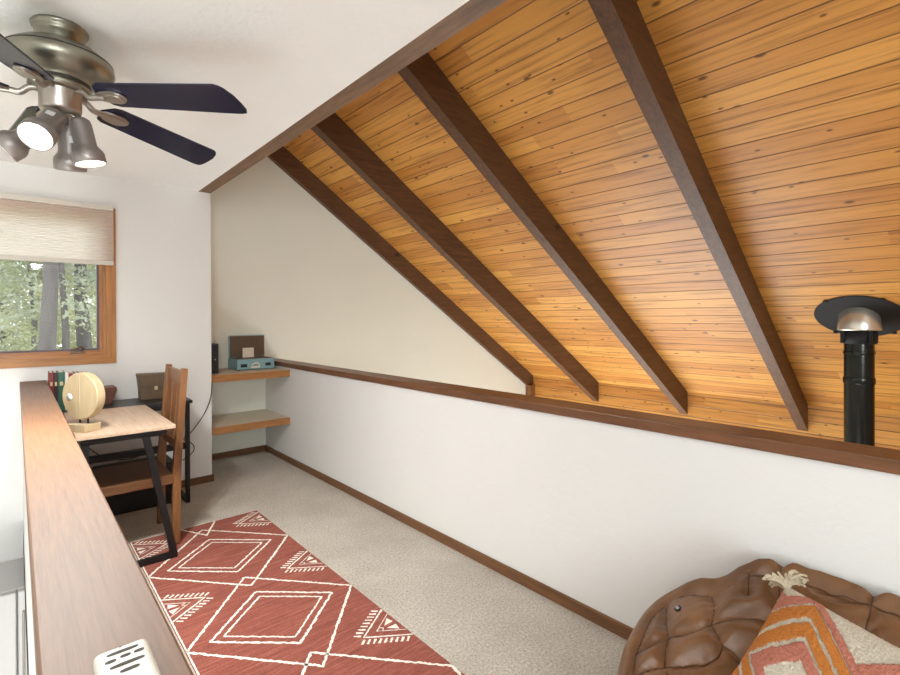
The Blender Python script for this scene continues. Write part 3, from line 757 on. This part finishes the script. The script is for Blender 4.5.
# ------------------------------------------------------------------ bean bag chair
def beanbag():
    import numpy as np
    from mathutils import noise as mn
    # height of the slumped bag over the floor plan (x towards the half wall, y along it)
    CP = np.array([(1.85,.57,.525),(1.85,.74,.39),(1.85,.856,.29),(1.84,.95,.20),(1.83,1.03,.12),(1.85,.69,.40),(1.85,.63,.46),(1.85,.4,.55),(1.85,.2,.55),(1.85,0,.53),(1.85,-.2,.47),(1.8,-.4,.40),
      (1.75,.772,.327),(1.72,.88,.25),(1.6,.667,.333),(1.55,.76,.27),(1.5,.607,.30),(1.4,.7,.22),(1.75,.57,.455),(1.65,.55,.41),(1.6,.552,.375),(1.55,.5,.33),(1.45,.45,.24),
      (1.75,.4,.475),(1.75,.2,.465),(1.75,0,.45),(1.65,.3,.37),(1.65,.1,.36),(1.5,.2,.25),(1.5,0,.25),(1.3,.2,.2),(1.3,0,.2),(1.05,.2,.2),(1.0,0,.2),(1.3,.5,.24),(1.6,-.35,.38),(1.3,-.4,.27),(1.1,-.35,.22),(1.1,.4,.2)])
    U = lambda r2: .5*r2*np.log(r2+1e-12)
    n = len(CP); K = U(((CP[:, None, :2]-CP[None, :, :2])**2).sum(-1))+2e-4*np.eye(n)
    Pm = np.c_[np.ones(n), CP[:, :2]]; A = np.block([[K, Pm], [Pm.T, np.zeros((3, 3))]])
    W = np.linalg.solve(A, np.r_[CP[:, 2], 0, 0, 0])
    def hf(x, y): return float(U(((CP[:, :2]-[x, y])**2).sum(-1)) @ W[:-3]+W[-3]+W[-2]*x+W[-1]*y)
    foot = [(1.897, -.72), (1.897, .95), (1.80, .965), (1.62, .93), (1.5, .885), (1.33, .81), (1.1, .68), (.95, .45), (.92, .1), (1.0, -.35), (1.2, -.65), (1.5, -.78)]
    c0 = Vector((1.45, .2))
    def radius(a):
        d = Vector((math.cos(a), math.sin(a))); best = 9
        for p, q in zip(foot, foot[1:]+foot[:1]):
            p = Vector(p)-c0; q = Vector(q)-c0; e = q-p; den = d.x*e.y-d.y*e.x
            if abs(den) < 1e-9: continue
            t = (p.x*e.y-p.y*e.x)/den; u = (p.x*d.y-p.y*d.x)/den
            if t > 0 and -1e-6 <= u <= 1+1e-6: best = min(best, t)
        return best
    NP, NS = 300, 110
    RR = [radius(2*PI*i/NP) for i in range(NP)]
    for _ in range(3): RR = [(RR[i-1]+2*RR[i]+RR[(i+1) % NP])/4 for i in range(NP)]
    # stitched seams, as lines on the plan
    seams = [[(1.466, .79), (1.546, .826), (1.637, .844), (1.733, .861), (1.807, .841), (1.815, .797), (1.808, .748), (1.811, .724), (1.8, .683), (1.815, .60), (1.825, .485), (1.83, .26), (1.82, -.1)],
             [(1.765, .825), (1.67, .778), (1.61, .743), (1.558, .73), (1.509, .709)],
             [(1.554, .827), (1.571, .788), (1.596, .753), (1.61, .743), (1.622, .706), (1.638, .66), (1.658, .629), (1.67, .579), (1.696, .503), (1.70, .4), (1.70, .1), (1.69, -.2)],
             [(1.80, .683), (1.737, .648), (1.686, .634), (1.658, .629), (1.62, .593), (1.595, .572)],
             [(1.468, .788), (1.49, .753), (1.505, .718), (1.518, .656), (1.531, .602), (1.56, .571), (1.595, .572), (1.575, .50), (1.55, .3), (1.55, 0)],
             [(1.875, .487), (1.829, .485), (1.74, .465)], [(1.875, .26), (1.837, .26), (1.72, .27)], [(1.87, -.02), (1.7, -.02)],
             [(1.83, .575), (1.76, .555)],
             [(1.47, .79), (1.2, .6), (1.05, .3), (1.05, -.2)], [(1.5, .7), (1.3, .45), (1.25, .2), (1.25, -.1)]]
    SA = np.array([a for s_ in seams for a in s_[:-1]]); SB = np.array([b_ for s_ in seams for b_ in s_[1:]])
    SD = SB-SA; SL2 = (SD**2).sum(1)
    def sdist(x, y):
        p = np.array([x, y]); t = np.clip(((p-SA)*SD).sum(1)/SL2, 0, 1)
        return float(np.sqrt((((SA+SD*t[:, None])-p)**2).sum(1).min()))
    bm = bmesh.new(); rows = []
    ctr = None
    for i in range(NP):
        a = 2*PI*i/NP; row = []
        for j in range(1, NS+1):
            k = j/NS; s_ = 1-(1-k)**1.35
            over = max(0, (s_-.90)/.10)
            edge = math.sqrt(max(0, 1-over**2.4))
            r = RR[i]*(s_ if s_ < .9 else .9+.1*(s_-.9)/.1)
            x = c0.x+r*math.cos(a); y = c0.y+r*math.sin(a)
            h = hf(x, y)
            wx, wy = x+.008*mn.noise(Vector((x*11, y*11, 1))), y+.008*mn.noise(Vector((x*11, y*11, 9)))
            d = sdist(wx, wy)
            puff = .036*(1-math.exp(-(d/.030)**1.1))-.024
            wr = .007*mn.noise(Vector((x*8, y*8, 2)))+.004*mn.noise(Vector((x*21+3, y*15, 5)))
            # radiating puckers close to the seams
            pk = .0035*math.exp(-d/.03)*math.sin(x*150+y*110)
            row.append(bm.verts.new((x, y, max(.0, (h+puff+wr+pk)*edge))))
        rows.append(row)
    top = bm.verts.new((c0.x, c0.y, hf(c0.x, c0.y)))
    for i in range(NP):
        A_, B_ = rows[i], rows[(i+1) % NP]
        bm.faces.new((top, A_[0], B_[0])).smooth = True
        for j in range(NS-1): bm.faces.new((A_[j], A_[j+1], B_[j+1], B_[j])).smooth = True
    bm.faces.new([r_[-1] for r_ in rows][::-1])
    bmesh.ops.recalc_face_normals(bm, faces=bm.faces[:])
    me = bpy.data.meshes.new('bean_bag'); bm.to_mesh(me); bm.free(); me.materials.append(M['leather'])
    o = bpy.data.objects.new('bean_bag', me); COL.objects.link(o)
    tag(o, 'brown leather bean bag chair slumped against the half wall', 'bean bag')
    # stitched piping laid in the seams
    import bisect
    from mathutils.bvhtree import BVHTree
    bv = BVHTree.FromPolygons([v.co for v in me.vertices], [tuple(p.vertices) for p in me.polygons])
    for sm in seams:
        P = []
        for a_, b_ in zip(sm, sm[1:]):
            a_, b_ = Vector(a_), Vector(b_); k = max(2, int((b_-a_).length/.008))
            for q in range(k): P.append(a_+(b_-a_)*(q/k))
        P.append(Vector(sm[-1])); Q = []
        for p in P:
            # keep to the groove, which wanders with the cloth
            best = p
            hit = bv.ray_cast(Vector((best.x, best.y, 2)), Vector((0, 0, -1)))
            if hit[0] is not None: Q.append(hit[0]+Vector((0, 0, .0004)))
        if len(Q) > 3: MB().tube(Q, .0019, 6).build('seam_piping', 'leather_seam', o)
    # small oval badge on the left shoulder
    bx, by = 1.722, .762; e = .01
    nz = Vector((-(hf(bx+e, by)-hf(bx-e, by))/(2*e), -(hf(bx, by+e)-hf(bx, by-e))/(2*e), 1)).normalized()
    m = Matrix.Translation((bx, by, hf(bx, by)+.004)) @ nz.to_track_quat('Z', 'Y').to_matrix().to_4x4() @ Matrix.Rotation(R(20), 4, 'Z') @ Matrix.Diagonal((1.45, 1.1, .7, 1))
    bd = MB().lathe([(0, 0), (.0115, 0), (.0115, .005), (.0095, .006), (0, .006)], 28, m).build('badge', 'black', o)
    b = MB()
    for sx in (-.0034, .0034): b.lathe([(.0021, .0058), (.0047, .0058), (.0047, .0068), (.0021, .0068)], 18, m @ Matrix.Translation((sx, 0, 0)), closed=True)
    b.build('emblem', 'sticker', bd)
    return o
BB = beanbag()

# ------------------------------------------------------------------ tufted cushion
def cushion():
    c = empty('cushion', (1.48, .265, .395), 'orange pink and cream tufted cushion with tassels lying on the bean bag', 'cushion')
    s_ = .225; n = 170
    b = MB(); bm = b.bm
    from mathutils import noise as mn
    def thick(u, v): return .075*max(0, (1-abs(u)**2.6))**.55*max(0, (1-abs(v)**2.6))**.55
    def pos(u, v, sg):
        pin = 1-.07*(1-max(abs(u), abs(v))**0)*0
        k = 1-.05*(1-abs(u)**2)*(abs(v)**4)-.05*(1-abs(v)**2)*(abs(u)**4)
        return Vector((u*s_*k, v*s_*k, sg*thick(u, v)))
    def pat(u, v):
        p, q = (u+v)*.5, (v-u)*.5       # diagonal axes, corner (1,1) is up
        wob = .012*mn.noise(Vector((u*9, v*9, 0)))+.006*mn.noise(Vector((u*30, v*30, 4)))
        d = max(abs(p), 1.75*abs(q-.28))+wob
        lev = [(.13, 1), (.25, 2), (.39, 1), (.425, 2), (.56, 0), (.605, 2), (.74, 0), (.755, 2), (.86, 1), (2, 2)]
        for L, mi in lev:
            if d < L: return mi
        return 2
    def pat_(u, v):
        p, q = (u+v)*.5, (v-u)*.5
        m_ = pat(u, v)
        if p > .86 and q > .03+.3*(p-.86): return 1
        if q < -.21 and p < .2 and p > -.86: return 1
        return m_
    g1 = []; g0 = []
    for i in range(n+1):
        r1 = []; r0 = []
        for j in range(n+1):
            u, v = 2*i/n-1, 2*j/n-1; edge = i in (0, n) or j in (0, n)
            q = pos(u, v, 1)
            if not edge:
                mi = pat_(u, v); q.z += (.006 if mi != 2 else .001)+.0035*mn.noise(Vector((u*40, v*40, 7)))
            vt = bm.verts.new(q); r1.append(vt)
            r0.append(vt if edge else bm.verts.new(pos(u, v, -1)))
        g1.append(r1); g0.append(r0)
    for i in range(n):
        for j in range(n):
            u, v = 2*(i+.5)/n-1, 2*(j+.5)/n-1
            f = bm.faces.new((g1[i][j], g1[i+1][j], g1[i+1][j+1], g1[i][j+1])); f.material_index = pat_(u, v); f.smooth = True
            f = bm.faces.new((g0[i][j], g0[i][j+1], g0[i+1][j+1], g0[i+1][j])); f.material_index = 3; f.smooth = True
    body = b.build('cover', ['p_orange', 'p_pink', 'p_white', 'p_back'], c)
    rnd = random.Random(2)
    for (sx, sy) in ((1, 1), (1, -1), (-1, 1), (-1, -1)):
        t = MB()
        d0 = Vector((sx, sy, 0)).normalized(); p0 = Vector((sx*s_, sy*s_, 0))*.97
        side = Vector((-d0.y, d0.x, 0))
        for k in range(64):
            a = rnd.uniform(-1, 1); e = rnd.uniform(-1, 1)
            p1 = p0+d0*.016+side*a*.016+Vector((0, 0, e*.012))
            p2 = p0+d0*rnd.uniform(.018, .040)+side*(a*.042+rnd.uniform(-.010, .010))+Vector((0, 0, e*.020))
            p3 = p2+side*a*.014+d0*rnd.uniform(-.012, .006)
            t.tube(spline([p0-d0*.008, p1, p2, p3], 3), .0034, 5)
        t.build('tassel', 'tassel', c)
    return c
CU = cushion()
def orient(o, right, up):
    """local (+x+y) diagonal = up, local (+x-y) diagonal = right"""
    up = Vector(up).normalized(); rt = Vector(right); rt = (rt-up*rt.dot(up)).normalized()
    ex = (up+rt).normalized(); ey = (up-rt).normalized(); ez = ex.cross(ey)
    m = Matrix((ex, ey, ez)).transposed().to_4x4(); m.translation = o.location.copy(); o.matrix_world = m
orient(CU, (.599, -1.183, .453), (.979, .763, .703))

# ------------------------------------------------------------------ outdoors beyond the window
struct(MB().box(-60, 80, 5.6, 90, -4.2, -4.0).build('ground', 'dirt'))
def tree(x, y, rad, h, label, leafm, base, top, spread, nleaf, size, seed, lean=0):
    t = empty('pine_tree', (x, y, -4.0), label, 'tree', 'trees outside the window')
    rnd = random.Random(seed); b = MB(); pts = []; rr = []
    for k in range(13):
        z = h*k/12; pts.append((lean*z+.06*math.sin(k*1.3+seed), .05*math.cos(k*1.7+seed), z)); rr.append(rad*(1-.72*k/12)*(1+.06*math.sin(k*5)))
    b.tube(pts, rr, 14); b.build('trunk', 'bark', t)
    f = MB(); bm = f.bm
    if nleaf:
        nb = max(10, nleaf//60)
        for q in range(nb):
            z = base+(top-base)*rnd.random()**1.1; a = rnd.random()*2*PI; L = spread*(1-.75*(z-base)/(top-base))*rnd.uniform(.5, 1.1)
            for k in range(60):
                s_ = rnd.uniform(.15, 1); cl = L*s_
                p = Vector((cl*math.cos(a)+rnd.gauss(0, .16+.1*L*.3), cl*math.sin(a)+rnd.gauss(0, .16+.1*L*.3), z-.28*cl+rnd.gauss(0, .12)))
                d1 = Vector((rnd.gauss(0, 1), rnd.gauss(0, 1), rnd.gauss(0, .6))).normalized()*size*rnd.uniform(.6, 1.4)
                d2 = d1.cross(Vector((rnd.gauss(0, 1), rnd.gauss(0, 1), rnd.gauss(0, 1)))).normalized()*size*.55
                bm.faces.new([bm.verts.new(p-d1*.5), bm.verts.new(p+d2*.5), bm.verts.new(p+d1*.5), bm.verts.new(p-d2*.5)])
        f.build('foliage', leafm, t, False)
    return t
tree(.50, 13.2, .185, 15, 'thick grey pine trunk left of centre in the window view', 'leaf_a', 8, 14, 2.6, 1800, .22, 1)
tree(.33, 17.5, .09, 13, 'thin dark pine just left of the thick grey trunk', 'leaf_a', 3.4, 12, 2.2, 5200, .15, 2)
tree(.934, 16.5, .10, 15, 'slender pine just right of the thick grey trunk', 'leaf_c', 5.4, 14, 2.4, 4200, .15, 3)
tree(1.56, 19.0, .24, 15, 'broad grey pine near the right side of the window', 'leaf_c', 6.6, 14, 2.6, 2600, .2, 4)
spec = [(-1.3, 20, 'leaf_c', 'grey green conifer at the left side of the window view'),
        (.9, 24, 'leaf_b', 'sunlit yellow green conifer behind the thick grey trunk'),
        (2.9, 25, 'leaf_b', 'sunlit yellow green conifer behind the pale grey pine'),
        (-.4, 27, 'leaf_a', 'tall green conifer far behind the thin dark pine'),
        (4.2, 22, 'leaf_a', 'green conifer at the right side of the window view'),
        (-2.9, 26, 'leaf_b', 'sunlit conifer far behind the grey green conifer'),
        (2.0, 33, 'leaf_a', 'distant green conifer deep in the forest behind the others'),
        (5.6, 32, 'leaf_c', 'distant grey green conifer deep in the forest at right'),
        (-.9, 36, 'leaf_b', 'distant pale conifer deep in the forest at left')]
for i, (x, y, lm, lab) in enumerate(spec):
    tree(x, y, .13, 13, lab, lm, .3 if y > 30 else .9, 12, 2.6 if y < 30 else 3.6, 12000 if y < 30 else 10000, .15 if y < 30 else .27, 20+i)
